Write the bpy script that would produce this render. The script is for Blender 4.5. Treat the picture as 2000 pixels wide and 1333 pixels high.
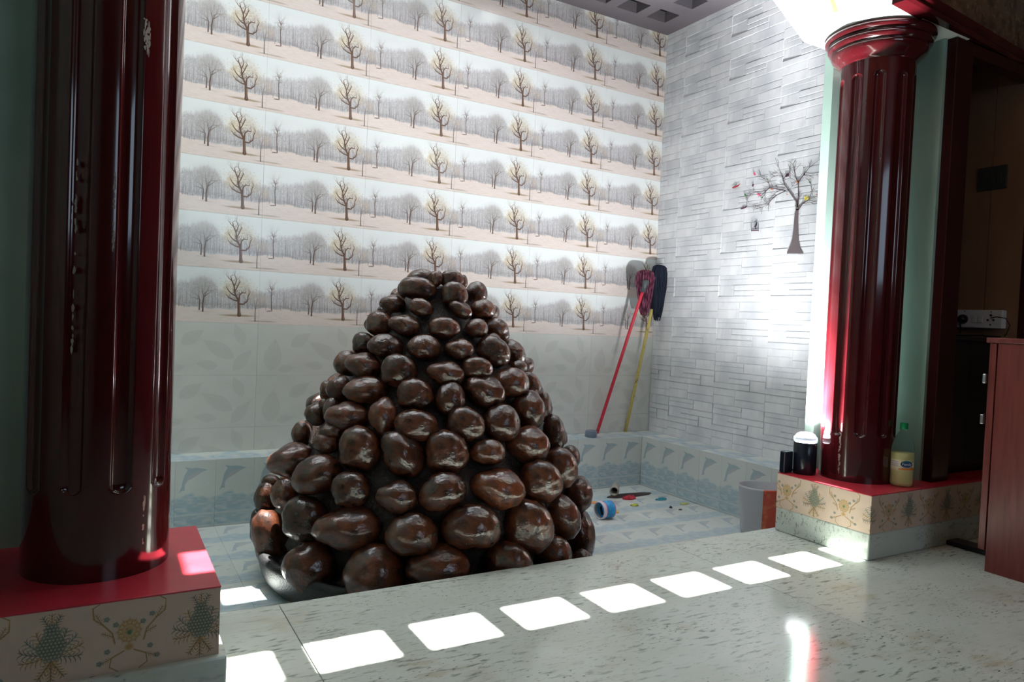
import bpy, bmesh, math, random
import numpy as np
from mathutils import Vector, Matrix
random.seed(7); rng=np.random.default_rng(7)
for o in list(bpy.data.objects): bpy.data.objects.remove(o)
S=bpy.context.scene; COL=S.collection
# ---------------- camera ----------------
cd=bpy.data.cameras.new('camera'); cam=bpy.data.objects.new('camera',cd); COL.objects.link(cam)
cd.sensor_width=36; cd.lens=36*1389.33/2000; cd.clip_start=.02
RT=Vector((0.866279,-0.497630,0.043872)); DN=Vector((0.024562,-0.045285,-0.998672)); FW=Vector((0.498956,0.866206,-0.027007))
m=Matrix((RT,-DN,-FW)).transposed().to_4x4(); m.translation=(0,0,.95); cam.matrix_world=m
S.camera=cam
# ---------------- world, sun, exposure ----------------
W=bpy.data.worlds.new('sky'); S.world=W; W.use_nodes=True
nt=W.node_tree; bg=nt.nodes['Background']
bg.inputs[0].default_value=(.62,.80,1,1); bg.inputs[1].default_value=3.2
sd=bpy.data.lights.new('sun','SUN'); so=bpy.data.objects.new('sun',sd); COL.objects.link(so)
sd.energy=60; sd.angle=.009; sd.color=(1,.96,.90)
SUN=Vector((0,-.29,-1)).normalized()
so.rotation_euler=SUN.to_track_quat('-Z','Y').to_euler(); so.location=(1,5,6)
S.view_settings.view_transform='Standard'; S.view_settings.look='None'
S.view_settings.exposure=0.0; S.view_settings.gamma=1; S.view_settings.use_curve_mapping=False
UPLIGHT_W=270; UPBEAM_W=1000
# ---------------- helpers ----------------
def lin(c):
    return tuple(((v/255)/12.92 if v/255<=.04045 else ((v/255+.055)/1.055)**2.4) for v in c)
def mat(name,rgb,rough=.5,spec=.5,metal=0,coat=0,trans=0,emit=None,estr=0,alpha=1,img=None,noise=None,bump=None,ior=1.45,vary=0):
    """rgb in sRGB 0-255.  noise=(scale,(r,g,b),lo,hi,stretch)  bump=(scale,strength[,stretch])"""
    M=bpy.data.materials.new(name); M.use_nodes=True; n=M.node_tree.nodes; L=M.node_tree.links; b=n['Principled BSDF']
    b.inputs['Base Color'].default_value=(*lin(rgb),1); b.inputs['Roughness'].default_value=rough
    b.inputs['Specular IOR Level'].default_value=spec; b.inputs['Metallic'].default_value=metal
    b.inputs['Coat Weight'].default_value=coat; b.inputs['Coat Roughness'].default_value=.06
    b.inputs['Transmission Weight'].default_value=trans; b.inputs['IOR'].default_value=ior
    b.inputs['Alpha'].default_value=alpha
    if emit: b.inputs['Emission Color'].default_value=(*lin(emit),1); b.inputs['Emission Strength'].default_value=estr
    tc=n.new('ShaderNodeTexCoord'); src=None
    if img:
        t=n.new('ShaderNodeTexImage'); t.image=img; t.extension='REPEAT'; L.new(tc.outputs['UV'],t.inputs[0]); src=t.outputs[0]
    def nz(scale,stretch=(1,1,1),detail=4):
        mp=n.new('ShaderNodeMapping'); mp.inputs['Scale'].default_value=stretch; L.new(tc.outputs['Object'],mp.inputs[0])
        t=n.new('ShaderNodeTexNoise'); t.inputs['Scale'].default_value=scale; t.inputs['Detail'].default_value=detail
        L.new(mp.outputs[0],t.inputs[0]); return t.outputs[0]
    for N in (noise if isinstance(noise,list) else [noise] if noise else []):
        sc,c2,lo,hi=N[:4]; st=N[4] if len(N)>4 else (1,1,1)
        r=n.new('ShaderNodeMapRange'); r.inputs[1].default_value=lo; r.inputs[2].default_value=hi; L.new(nz(sc,st),r.inputs[0])
        mx=n.new('ShaderNodeMix'); mx.data_type='RGBA'; L.new(r.outputs[0],mx.inputs[0])
        if src: L.new(src,mx.inputs[6])
        else: mx.inputs[6].default_value=(*lin(rgb),1)
        mx.inputs[7].default_value=(*lin(c2),1); src=mx.outputs[2]
    if vary:
        oi=n.new('ShaderNodeObjectInfo'); r=n.new('ShaderNodeMapRange'); L.new(oi.outputs['Random'],r.inputs[0])
        r.inputs[3].default_value=1-vary; r.inputs[4].default_value=1+vary
        hs=n.new('ShaderNodeHueSaturation'); L.new(r.outputs[0],hs.inputs['Value'])
        if src: L.new(src,hs.inputs['Color'])
        else: hs.inputs['Color'].default_value=(*lin(rgb),1)
        src=hs.outputs[0]
    if src: L.new(src,b.inputs['Base Color'])
    if bump:
        bp=n.new('ShaderNodeBump'); bp.inputs['Strength'].default_value=bump[1]; bp.inputs['Distance'].default_value=.01
        L.new(nz(bump[0],bump[2] if len(bump)>2 else (1,1,1),6),bp.inputs['Height']); L.new(bp.outputs[0],b.inputs['Normal']); L.new(bp.outputs[0],b.inputs['Coat Normal'])
    return M
class MB:
    def __init__(s): s.v=[];s.f=[];s.uv=[];s.mi=[];s.sm=[]
    def face(s,pts,uv=None,mi=0,smooth=False):
        k=len(s.v); s.v+= [tuple(p) for p in pts]; s.f.append(tuple(range(k,k+len(pts)))); s.uv.append(uv or [(p[0],p[1]) for p in pts]); s.mi.append(mi); s.sm.append(smooth)
    def box(s,x0,x1,y0,y1,z0,z1,bev=0,mi=0,uvs=1.0,uo=(0,0)):
        def uvf(p,ax):
            a={'x':(p[1],p[2]),'y':(p[0],p[2]),'z':(p[0],p[1])}[ax]; return ((a[0]-uo[0])*uvs,(a[1]-uo[1])*uvs)
        P=lambda i,j,k:((x0,x1)[i],(y0,y1)[j],(z0,z1)[k])
        if bev<=0:
            for ax,q in (('x',[(0,0,0),(0,0,1),(0,1,1),(0,1,0)]),('x',[(1,0,0),(1,1,0),(1,1,1),(1,0,1)]),('y',[(0,0,0),(1,0,0),(1,0,1),(0,0,1)]),('y',[(0,1,0),(0,1,1),(1,1,1),(1,1,0)]),('z',[(0,0,0),(0,1,0),(1,1,0),(1,0,0)]),('z',[(0,0,1),(1,0,1),(1,1,1),(0,1,1)])):
                pts=[P(*c) for c in q]; s.face(pts,[uvf(p,ax) for p in pts],mi)
        else:
            bm=bmesh.new(); bmesh.ops.create_cube(bm,size=1)
            for v in bm.verts: v.co=Vector(((x0+x1)/2+v.co.x*(x1-x0),(y0+y1)/2+v.co.y*(y1-y0),(z0+z1)/2+v.co.z*(z1-z0)))
            bmesh.ops.bevel(bm,geom=bm.edges[:],offset=bev,segments=2,affect='EDGES',profile=.5)
            for f in bm.faces:
                n=f.normal; ax='xyz'[max(range(3),key=lambda i:abs(n[i]))]; pts=[v.co[:] for v in f.verts]; s.face(pts,[uvf(p,ax) for p in pts],mi)
            bm.free()
    def lathe(s,prof,c=(0,0,0),n=48,mi=0,cap=True,smooth=True):
        for i in range(len(prof)-1):
            (r0,z0),(r1,z1)=prof[i],prof[i+1]
            for k in range(n):
                a,b=2*math.pi*k/n,2*math.pi*(k+1)/n
                p=lambda r,z,t:(c[0]+r*math.cos(t),c[1]+r*math.sin(t),c[2]+z)
                q=[p(r0,z0,a),p(r0,z0,b),p(r1,z1,b),p(r1,z1,a)]
                u=[(k/n,i/(len(prof)-1)),((k+1)/n,i/(len(prof)-1)),((k+1)/n,(i+1)/(len(prof)-1)),(k/n,(i+1)/(len(prof)-1))]
                if r0<1e-6: q.pop(1);u.pop(1)
                elif r1<1e-6: q.pop();u.pop()
                s.face(q,u,mi,smooth)
        if cap:
            for (r,z),fl in ((prof[0],True),(prof[-1],False)):
                if r>1e-6:
                    pts=[(c[0]+r*math.cos(2*math.pi*k/n),c[1]+r*math.sin(2*math.pi*k/n),c[2]+z) for k in range(n)]
                    s.face(pts[::-1] if fl else pts,None,mi)
    def tube(s,pts,rad,n=8,mi=0,cap=True):
        pts=[Vector(p) for p in pts]; rings=[]; up=None
        for i,p in enumerate(pts):
            d=(pts[min(i+1,len(pts)-1)]-pts[max(i-1,0)]).normalized()
            if up is None: up=Vector((0,0,1)) if abs(d.z)<.9 else Vector((1,0,0))
            a=d.cross(up).normalized(); up=a.cross(d).normalized(); r=rad[i] if isinstance(rad,(list,tuple)) else rad
            rings.append([p+(a*math.cos(t)+up*math.sin(t))*r for t in (2*math.pi*k/n for k in range(n))])
        for i in range(len(rings)-1):
            for k in range(n):
                s.face([rings[i][k],rings[i][(k+1)%n],rings[i+1][(k+1)%n],rings[i+1][k]],[(k/n,i),((k+1)/n,i),((k+1)/n,i+1),(k/n,i+1)],mi,True)
        if cap: s.face(rings[0][::-1],None,mi); s.face(rings[-1],None,mi)
    def prism(s,poly,ax,a0,a1,mi=0):
        """poly = list of 2D points, extruded along axis ax from a0 to a1"""
        def P(q,a): return {'x':(a,q[0],q[1]),'y':(q[0],a,q[1]),'z':(q[0],q[1],a)}[ax]
        n=len(poly)
        s.face([P(q,a0) for q in poly],[tuple(q) for q in poly],mi); s.face([P(q,a1) for q in poly][::-1],[tuple(q) for q in poly][::-1],mi)
        for i in range(n):
            q,r=poly[i],poly[(i+1)%n]; s.face([P(q,a0),P(q,a1),P(r,a1),P(r,a0)],[(a0,q[1]),(a1,q[1]),(a1,r[1]),(a0,r[1])],mi)
    def mesh(s,name,mats,weld=True):
        me=bpy.data.meshes.new(name); me.from_pydata(s.v,[],s.f)
        ul=me.uv_layers.new(name='uv'); flat=[c for u in s.uv for p in u for c in p]; ul.data.foreach_set('uv',flat)
        me.polygons.foreach_set('material_index',s.mi); me.polygons.foreach_set('use_smooth',s.sm)
        for M in (mats if isinstance(mats,(list,tuple)) else [mats]): me.materials.append(M)
        if weld:
            bm=bmesh.new(); bm.from_mesh(me); bmesh.ops.remove_doubles(bm,verts=bm.verts,dist=1e-5); bmesh.ops.recalc_face_normals(bm,faces=bm.faces); bm.to_mesh(me); bm.free()
        me.update(); return me
    def obj(s,name,mats,parent=None,weld=True,**k): return link(name,s.mesh(name,mats,weld),parent,**k)
def link(name,me,parent=None,loc=None,M=None,label=None,cat=None,group=None,kind=None):
    o=bpy.data.objects.new(name,me); COL.objects.link(o)
    if parent: o.parent=parent
    if M is not None: o.matrix_local=M
    if loc is not None: o.location=loc
    if label: o['label']=label
    if cat: o['category']=cat
    if group: o['group']=group
    if kind: o['kind']=kind
    return o
def thing(name,label,cat,loc=(0,0,0),group=None): return link(name,None,None,loc=loc,label=label,cat=cat,group=group)
def loc(o,x=0,y=0,z=0): o.location=(x,y,z); return o
BACK=Matrix(((1,0,0),(0,0,-1),(0,1,0))).to_4x4()      # local x,y,out -> X,Z,-Y
RIGHT=Matrix(((0,0,-1),(-1,0,0),(0,1,0))).to_4x4()    # local x,y,out -> -Y,Z,-X
FLAT=Matrix.Identity(4)
def place(R,p): m=R.copy(); m.translation=p; return m
# ---------------- print drawing (flat prints of the tiles and papers) ----------------
class Img:
    def __init__(s,w,h,c): s.w,s.h=w,h; s.a=np.ones((h,w,3),np.float32)*np.array(c,np.float32)/255
    def _bb(s,x0,x1,y0,y1): return max(0,int(x0)),min(s.w,int(x1)+2),max(0,int(y0)),min(s.h,int(y1)+2)
    def put(s,bb,al,c):
        x0,x1,y0,y1=bb; r=s.a[y0:y1,x0:x1]; al=al[...,None]; r[...]=r*(1-al)+np.array(c,np.float32)/255*al
    def stroke(s,x0,y0,x1,y1,w0,w1,c,al=1.):
        w=max(w0,w1); bb=s._bb(min(x0,x1)-w-1,max(x0,x1)+w+1,min(y0,y1)-w-1,max(y0,y1)+w+1)
        if bb[1]<=bb[0] or bb[3]<=bb[2]: return
        X=np.arange(bb[0],bb[1])[None,:]-x0; Y=np.arange(bb[2],bb[3])[:,None]-y0; dx,dy=x1-x0,y1-y0; L=dx*dx+dy*dy+1e-9
        t=np.clip((X*dx+Y*dy)/L,0,1); d=np.hypot(X-t*dx,Y-t*dy); ww=w0+(w1-w0)*t
        s.put(bb,np.clip(ww/2-d+.5,0,1)*np.minimum(1,ww+.15)*al,c)
    def blob(s,cx,cy,rx,ry,c,al=1.,p=1.):
        bb=s._bb(cx-rx*1.6,cx+rx*1.6,cy-ry*1.6,cy+ry*1.6)
        if bb[1]<=bb[0] or bb[3]<=bb[2]: return
        X=(np.arange(bb[0],bb[1])[None,:]-cx)/rx; Y=(np.arange(bb[2],bb[3])[:,None]-cy)/ry
        s.put(bb,al*np.exp(-(X*X+Y*Y)**p*1.6),c)
    def poly(s,P,c,al=1.):
        P=np.array(P); bb=s._bb(P[:,0].min()-1,P[:,0].max()+1,P[:,1].min()-1,P[:,1].max()+1)
        X,Y=np.meshgrid(np.arange(bb[0],bb[1]),np.arange(bb[2],bb[3])); ins=np.zeros(X.shape,bool)
        for i in range(len(P)):
            (xa,ya),(xb,yb)=P[i],P[i-1]; cnd=(ya>Y)!=(yb>Y); ins^=cnd&(X<(xb-xa)*(Y-ya)/(yb-ya+1e-9)+xa)
        al=np.broadcast_to(np.asarray(al,np.float32),ins.shape) if np.ndim(al)==0 else al
        s.put(bb,ins*al,c)
    def image(s,name):
        im=bpy.data.images.new(name,s.w,s.h); px=np.ones((s.h,s.w,4),np.float32); px[...,:3]=np.clip(s.a,0,1)
        im.pixels.foreach_set(px.ravel()); im.pack(); return im
def smooth_noise(w,h,sx,sy):
    a=rng.random((int(h/sy)+2,int(w/sx)+2)); y=np.linspace(0,a.shape[0]-1.001,h); x=np.linspace(0,a.shape[1]-1.001,w)
    yi=y.astype(int)[:,None]; xi=x.astype(int)[None,:]; fy=(y[:,None]-yi); fx=(x[None,:]-xi); fy=fy*fy*(3-2*fy); fx=fx*fx*(3-2*fx)
    return (a[yi,xi]*(1-fy)*(1-fx)+a[yi+1,xi]*fy*(1-fx)+a[yi,xi+1]*(1-fy)*fx+a[yi+1,xi+1]*fy*fx).astype(np.float32)
def branch(I,x,y,a,L,w,d,c,al,wig=.35,spread=.5,wrap=0):
    n=3; 
    for i in range(n):
        a+=random.uniform(-wig,wig)/n*2; x1=x+math.cos(a)*L/n; y1=y+math.sin(a)*L/n; w1=w*(1-.14*(i+1))
        for o in ((0,-wrap,wrap) if wrap else (0,)): I.stroke(x+o,y,x1+o,y1,w,w1,c,al)
        x,y,w=x1,y1,w1
        if d>0 and i<n-1 and random.random()<.55: branch(I,x,y,a+random.choice((-1,1))*random.uniform(.5,1.1),L*.55,w*.6,d-1,c,al,wig,spread,wrap)
    if d>0:
        for s in (-1,1): branch(I,x,y,a+s*random.uniform(.2,spread),L*random.uniform(.6,.8),w*.7,d-1,c,al,wig,spread,wrap)
def path(I,pts,c,al=1.,wrap=0):
    for (x0,y0,w0),(x1,y1,w1) in zip(pts,pts[1:]):
        for o in ((0,-wrap,wrap) if wrap else (0,)): I.stroke(x0+o,y0,x1+o,y1,w0,w1,c,al)
def tree_print():
    w,h=768,390; I=Img(w,h,(226,233,233)); a=I.a
    yy=np.linspace(0,1,h,dtype=np.float32)[:,None,None]
    a[...]=np.array([228,229,230],np.float32)/255*(1-yy)+np.array([231,235,234],np.float32)/255*yy
    cu=[0,.1,.2,.28,.4,.46,.52,.58,.66,.72,.8,.9,1.]; cv=[.63,.66,.71,.74,.79,.84,.85,.79,.62,.57,.60,.64,.63]
    top=np.interp(np.linspace(0,1,w),cu,cv)*h+(smooth_noise(w,1,9,1)[0]-.5)*16
    Y=np.arange(h)[:,None]; tex=smooth_noise(w,h,7,5)*.5+smooth_noise(w,h,2.5,14)*.5
    al=np.clip((top[None,:]-Y)/34,0,1)*(.66+.8*(tex-.5)); col=np.array([178,174,176],np.float32)/255
    a[...]=a*(1-al[...,None])+col*al[...,None]
    # distant trunks and twigs of the wood
    for i in range(330):
        x=random.uniform(0,w); b=random.uniform(.25,.33)*h; t=np.interp(x/w,cu,cv)*h; hh=random.uniform(.35,.85)*(t-b)
        c=random.choice(((150,145,149),(164,159,161),(138,131,133))); path(I,[(x,b,random.uniform(1,2.6)),(x+random.uniform(-4,4),b+hh,.6)],c,.8,w)
    for i in range(420):
        x=random.uniform(0,w); t=np.interp(x/w,cu,cv)*h; y=random.uniform(.45*h,t-8); branch(I,x,y,random.uniform(1,2.1),random.uniform(14,26),1.,1,random.choice(((140,134,138),(206,206,208),(124,117,120))),.6,wrap=w)
    for i in range(160): I.blob(random.uniform(0,w),random.uniform(.27,.36)*h,random.uniform(8,26),random.uniform(3,9),(150,143,140),.22)
    # ground
    gy=(.285+.025*np.sin(np.linspace(0,2*math.pi,w)*1+.8)+.012*np.sin(np.linspace(0,2*math.pi,w)*5))*h
    g=np.clip((gy[None,:]-Y)/9,0,1); gt=smooth_noise(w,h,40,4)*.6+smooth_noise(w,h,6,2)*.4
    gc=np.stack([230-16*gt,218-18*gt,212-20*gt],-1)/255; a[...]=a*(1-g[...,None])+gc*g[...,None]
    a[:6]=a[:6]*.9+np.array([190,176,168],np.float32)/255*.1
    # long shadows on the ground
    I.blob(.81*w,.142*h,.17*w,.022*h,(150,126,96),.75,2); I.blob(1.06*w-w,.05*h,.11*w,.016*h,(160,150,138),.6,2); I.blob(1.0*w,.05*h,.11*w,.016*h,(160,150,138),.6,2)
    I.blob(.5*w,.195*h,.08*w,.012*h,(176,160,146),.5)
    # second wood trees
    for x in (.06,.20,.30,.345,.385,.63,.66,.74,.79,.9): 
        for o in (0,w,-w): branch(I,x*w+o,.27*h,1.57,random.uniform(28,46),random.uniform(3,5),3,(138,131,131),.65)
    # round double tree
    I.blob(.49*w,.62*h,.125*w,.24*h,(170,166,162),.5,1.6)
    for k in range(3):
        path(I,[(.472*w,.225*h,9),(.476*w,.40*h,7)],(112,98,92),.9); branch(I,.476*w,.40*h,1.75+.35*k,52,6,5,(122,112,108),.8,.5,.7)
        path(I,[(.502*w,.20*h,12),(.500*w,.33*h,9),(.507*w,.45*h,8)],(106,90,80),.95); branch(I,.505*w,.45*h,1.85-.55*k,58,7,5,(116,104,98),.85,.5,.7)
    # tall bare tree with the log
    for o in (0,w):
        path(I,[(.118*w+o,.26*h,9),(.110*w+o,.5*h,7),(.113*w+o,.64*h,5)],(112,96,90),.9)
        for k in range(5): branch(I,.113*w+o,(.5+.04*k)*h,1.57+(-1)**k*.5,40,3.5,3,(124,112,108),.8,.4,.5)
        for k in range(4): branch(I,.113*w+o,.63*h,1.2+.25*k,44,3.5,3,(124,112,108),.8,.3,.4)
        path(I,[(.072*w+o,.247*h,6),(.098*w+o,.252*h,8),(.112*w+o,.25*h,5)],(120,106,100),.85)
    # big oak
    for (x,y,rx,ry,c,al) in ((.71,.60,.055,.13,(205,178,128),.42),(.76,.68,.07,.12,(196,174,140),.3),(.90,.62,.06,.13,(200,178,146),.3),(.84,.74,.07,.14,(188,176,160),.4),(.93,.52,.05,.1,(196,178,156),.4)): I.blob(x*w,y*h,rx*w,ry*h,c,al)
    for i in range(420):
        x,y=random.gauss(.79,.075),random.gauss(.66,.11); I.blob(x*w,y*h,random.uniform(2,4),random.uniform(2,4),random.choice(((206,168,100),(186,150,96),(216,196,160),(150,128,104))),.5)
    T=(104,82,70)
    path(I,[(.822*w,.155*h,28),(.820*w,.20*h,21),(.817*w,.32*h,19),(.812*w,.42*h,18)],T,1); path(I,[(.826*w,.16*h,8),(.822*w,.40*h,6)],(140,116,98),.7)
    LB=[[(.812,.42,15),(.79,.5,13),(.775,.58,11),(.77,.68,9),(.748,.78,7),(.735,.86,4)],[(.79,.5,10),(.75,.54,8),(.72,.6,6),(.70,.66,3)],[(.812,.41,11),(.765,.43,8),(.725,.47,6),(.70,.53,3)],
        [(.815,.43,12),(.82,.52,9),(.84,.57,7),(.875,.57,5)],[(.816,.36,11),(.86,.36,9),(.892,.42,7),(.90,.52,5),(.915,.6,3)],[(.775,.58,9),(.80,.68,7),(.82,.78,5)],[(.77,.68,7),(.79,.80,5),(.77,.9,3)],[(.748,.78,5),(.72,.83,4),(.70,.88,2)]]
    for P in LB:
        path(I,[(x*w,y*h,ww) for x,y,ww in P],T,1)
        for i in range(1,len(P)):
            for k in range(2): branch(I,P[i][0]*w,P[i][1]*h,random.uniform(.5,2.7),random.uniform(18,34),P[i][2]*.45,3,(116,98,88),.85,.6,.7)
    # thin tree in front
    for o in (0,-w):
        path(I,[(.968*w+o,.05*h,8),(.966*w+o,.2*h,6),(.970*w+o,.33*h,5)],(118,106,102),1)
        for k in range(5): branch(I,.970*w+o,.32*h,1.0+.28*k,52,4,4,(140,130,130),.75,.4,.5)
        I.blob(1.02*w+o,.45*h,.05*w,.12*h,(206,184,158),.4)
    return I.image('bare_tree_print')
def dolphin_print(wall=True):
    w,h=200,300; I=Img(w,h,(204,211,207)); 
    n=smooth_noise(w,h,26,9); Y=np.arange(h)[:,None]/h
    wave=.36+.05*np.sin(np.linspace(0,5,w))[None,:]+.09*(smooth_noise(w,h,30,300)-.5)
    al=np.clip((wave-Y)/.06,0,1)*np.clip(.25+1.0*n,0,1)*.85; al*=np.where(Y<.04,.5,1)
    I.a[...]=I.a*(1-al[...,None])+np.array([146,176,192],np.float32)/255*al[...,None]
    I.put((0,w,0,h),(np.clip((.2-np.abs(Y-.19))/.2,0,1)*smooth_noise(w,h,40,7)*.45).astype(np.float32),(206,200,192))
    P=[(.80,.815),(.64,.85),(.5,.865),(.40,.86),(.23,.885),(.30,.83),(.225,.74),(.18,.62),(.165,.55),(.10,.43),(.17,.47),(.24,.47),(.24,.56),(.30,.63),(.42,.68),(.56,.735),(.66,.785)]
    I.poly([(x*w,y*h) for x,y in P],(150,171,182),.8)
    Q=[(.66,.80),(.5,.79),(.36,.74),(.25,.62),(.20,.54),(.24,.56),(.30,.63),(.42,.68),(.56,.735)]
    I.poly([(x*w,y*h) for x,y in Q],(184,182,184),.8)
    for k in range(60): I.blob(random.uniform(0,w),random.uniform(0,h),random.uniform(1,8),random.uniform(1,5),(176,182,182),.25)
    return I.image('dolphin_print')
def leaf_print():
    w,h=600,300; I=Img(w,h,(206,207,202)); I.a+= (smooth_noise(w,h,90,60)-.5)[...,None]*.02
    for cx,cy,L,W,a in ((90,120,95,52,1.45),(250,215,70,36,.6),(390,150,100,40,2.6),(520,90,80,34,.9),(330,60,60,26,3.0),(500,235,66,30,2.0),(170,40,50,24,.2)):
        P=[]; c,s=math.cos(a),math.sin(a)
        for t in np.linspace(0,1,14): P.append((t,math.sin(math.pi*t**.8)))
        pts=[(cx+(t-.5)*2*L*c-W*b*s,cy+(t-.5)*2*L*s+W*b*c) for t,b in P]+[(cx+(t-.5)*2*L*c+W*b*s,cy+(t-.5)*2*L*s-W*b*c) for t,b in P[::-1]]
        I.poly(pts,(194,196,191),.6); I.stroke(cx-L*c,cy-L*s,cx+L*1.2*c,cy+L*1.2*s,1.4,1.4,(186,188,183),.5)
        for t in (-.5,-.2,.1,.4):
            for q in (-1,1): I.stroke(cx+t*L*c,cy+t*L*s,cx+(t+.35)*L*c-q*W*.6*s,cy+(t+.35)*L*s+q*W*.6*c,1,1,(188,190,185),.5)
    return I.image('leaf_print')
def damask_print():
    w,h=720,400; I=Img(w,h,(206,184,166)); I.a+=(smooth_noise(w,h,60,60)-.5)[...,None]*.03
    D=(104,104,92); O=(178,138,84); G=(128,142,132); R=random.Random(21)
    def frond(x,y,a,L,c,ww=7,n=7,curl=0.):
        for k in range(n):
            t=k/n; aa=a+curl*t; xx=x+math.cos(aa)*L*t; yy=y+math.sin(aa)*L*t; l=L*.34*(1-t*.35)
            for q in (-1,1):
                x1,y1=xx+math.cos(aa+q*.75)*l*.6,yy+math.sin(aa+q*.75)*l*.6; x2,y2=x1+math.cos(aa+q*1.2)*l*.45,y1+math.sin(aa+q*1.2)*l*.45
                I.stroke(xx,yy,x1,y1,ww,ww*.7,c,.7); I.stroke(x1,y1,x2,y2,ww*.7,1.5,D if k%2 else c,.7)
            I.stroke(xx,yy,x+math.cos(a+curl*(t+1/n))*L*(t+1/n),y+math.sin(a+curl*(t+1/n))*L*(t+1/n),ww*.8,ww*.6,D,.7)
    cx,cy=180,190
    for i,a in enumerate(np.linspace(-.55,3.69,11)): frond(cx,cy-30,a,150-10*abs(math.sin(a)),(D,O,G)[i%3],7,7,.35 if a<1.57 else -.35)
    for a in (-1.0,-1.57,-2.14): frond(cx,cy-70,a,110,O,9,6)
    for a in (1.1,1.57,2.04): frond(cx,cy+90,a,95,D if a!=1.57 else O,6,6)
    for r in range(11):
        n=int(8.5-abs(r-4)*.9)
        for k in range(max(1,n)):
            x=cx+(k-(n-1)/2)*17; y=cy-62+r*18; I.blob(x,y,11,12,D,.9,2); I.blob(x,y-1,8,8,G,.95,2); I.blob(x,y-3,5,4,(204,192,168),.8,2)
    cx=540; cy=180
    for a in np.linspace(0,2*math.pi,13)[:-1]: I.blob(cx+44*math.cos(a),cy+40+50*math.sin(a),19,20,O,.8,2); I.blob(cx+44*math.cos(a),cy+40+50*math.sin(a),9,9,(216,198,172),.85,2); I.stroke(cx+44*math.cos(a),cy+40+50*math.sin(a),cx+72*math.cos(a),cy+40+80*math.sin(a),4,1,D,.6)
    I.blob(cx,cy+40,32,38,(182,152,104),.85,2); I.blob(cx,cy+32,13,14,(70,130,100),.9,2); I.blob(cx,cy-50,26,22,O,.85,2)
    for k in range(7): I.blob(cx+R.uniform(-20,20),cy+40+R.uniform(-24,24),4,4,D,.7)
    for q in (-1,1):
        P=[(cx+q*70,cy-20,9),(cx+q*84,cy+40,9),(cx+q*130,cy+95,8),(cx+q*172,cy+130,7),(cx+q*178,cy+190,6),(cx+q*140,cy+215,4)]; path(I,P,O,.85); path(I,[(x+4,y,3) for x,y,_ in P],D,.8)
        frond(cx+q*130,cy+95,1.57-q*.5,70,O,5,5); frond(cx+q*80,cy+20,1.57-q*1.1,60,O,5,5)
        P=[(cx+q*24,cy-70,7),(cx+q*84,cy-100,7),(cx+q*92,cy-150,5),(cx+q*50,cy-180,4)]; path(I,P,O,.85); path(I,[(x,y+4,3) for x,y,_ in P],D,.7); frond(cx+q*84,cy-100,-q*.4+(0 if q>0 else math.pi),60,O,5,5)
        for x,y in ((110,120),(104,-60),(140,-120),(66,84)):
            for t in range(5): I.blob(cx+q*x+9*math.cos(t*1.257),cy+y+9*math.sin(t*1.257),8,7,(96,118,116),.75,2)
            I.blob(cx+q*x,cy+y,4,4,O,.9)
    return I.image('damask_print')
IMG_TREE=tree_print(); IMG_DOL=dolphin_print(); IMG_LEAF=leaf_print(); IMG_DAM=damask_print()
# ---------------- materials ----------------
M_TREE=mat('tree_tile_glaze',(225,232,232),.16,.5,img=IMG_TREE)
M_LEAF=mat('leaf_tile_glaze',(206,207,202),.14,.5,img=IMG_LEAF)
M_DOL=mat('dolphin_tile_glaze',(204,211,207),.22,.5,img=IMG_DOL,vary=.03)
M_DOLF=mat('pool_floor_tile',(204,211,207),.30,.5,img=IMG_DOL,noise=[(2.2,(206,200,190),.45,.8),(30,(150,140,128),.66,.8)],vary=.05)
M_GROUT=mat('grout',(150,142,128),.9,.2)
M_STONE_T=mat('stone_relief_tile',(228,229,232),.42,.4,noise=[(5,(206,209,214),.42,.68,(1,.7,7)),(16,(236,237,239),.5,.75,(1,.35,6))],vary=.02)
M_GREEN=mat('pale_green_paint',(162,186,176),.55,.3,noise=(3,(152,178,168),.4,.7))
M_PLASTER=mat('white_plaster',(222,228,224),.6,.3)
M_RED=mat('glossy_dark_red_paint',(66,13,18),.12,.5,coat=.5,noise=[(3,(52,10,14),.4,.7,(1,1,.25))])
M_REDTOP=mat('red_gloss_paint',(186,52,66),.30,.5,noise=(6,(168,40,54),.4,.7))
M_DAM=mat('damask_wallpaper',(206,184,166),.6,.25,img=IMG_DAM)
M_BROWNPAPER=mat('brown_wallpaper',(116,90,66),.65,.2,noise=[(14,(84,60,44),.45,.65),(50,(140,114,84),.55,.7)])
M_DARKWOOD=mat('dark_stained_wood',(56,20,20),.3,.4,noise=(6,(38,12,14),.4,.7,(1,1,.2)))
M_BROWNBOARD=mat('brown_board',(138,104,80),.55,.3,noise=(4,(122,90,68),.4,.7,(1,1,.3)))
M_CAB=mat('mahogany_laminate',(122,58,54),.28,.4,noise=(9,(104,46,44),.35,.7,(6,6,.5)))
M_BLACK=mat('black_paint',(18,18,22),.35,.4)
M_DARKCEIL=mat('dark_grey_ceiling_paint',(112,106,110),.7,.25,noise=(3,(104,98,104),.4,.7))
M_CAP=mat('dark_cover_sheet',(22,25,30),.6,.3)
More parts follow.
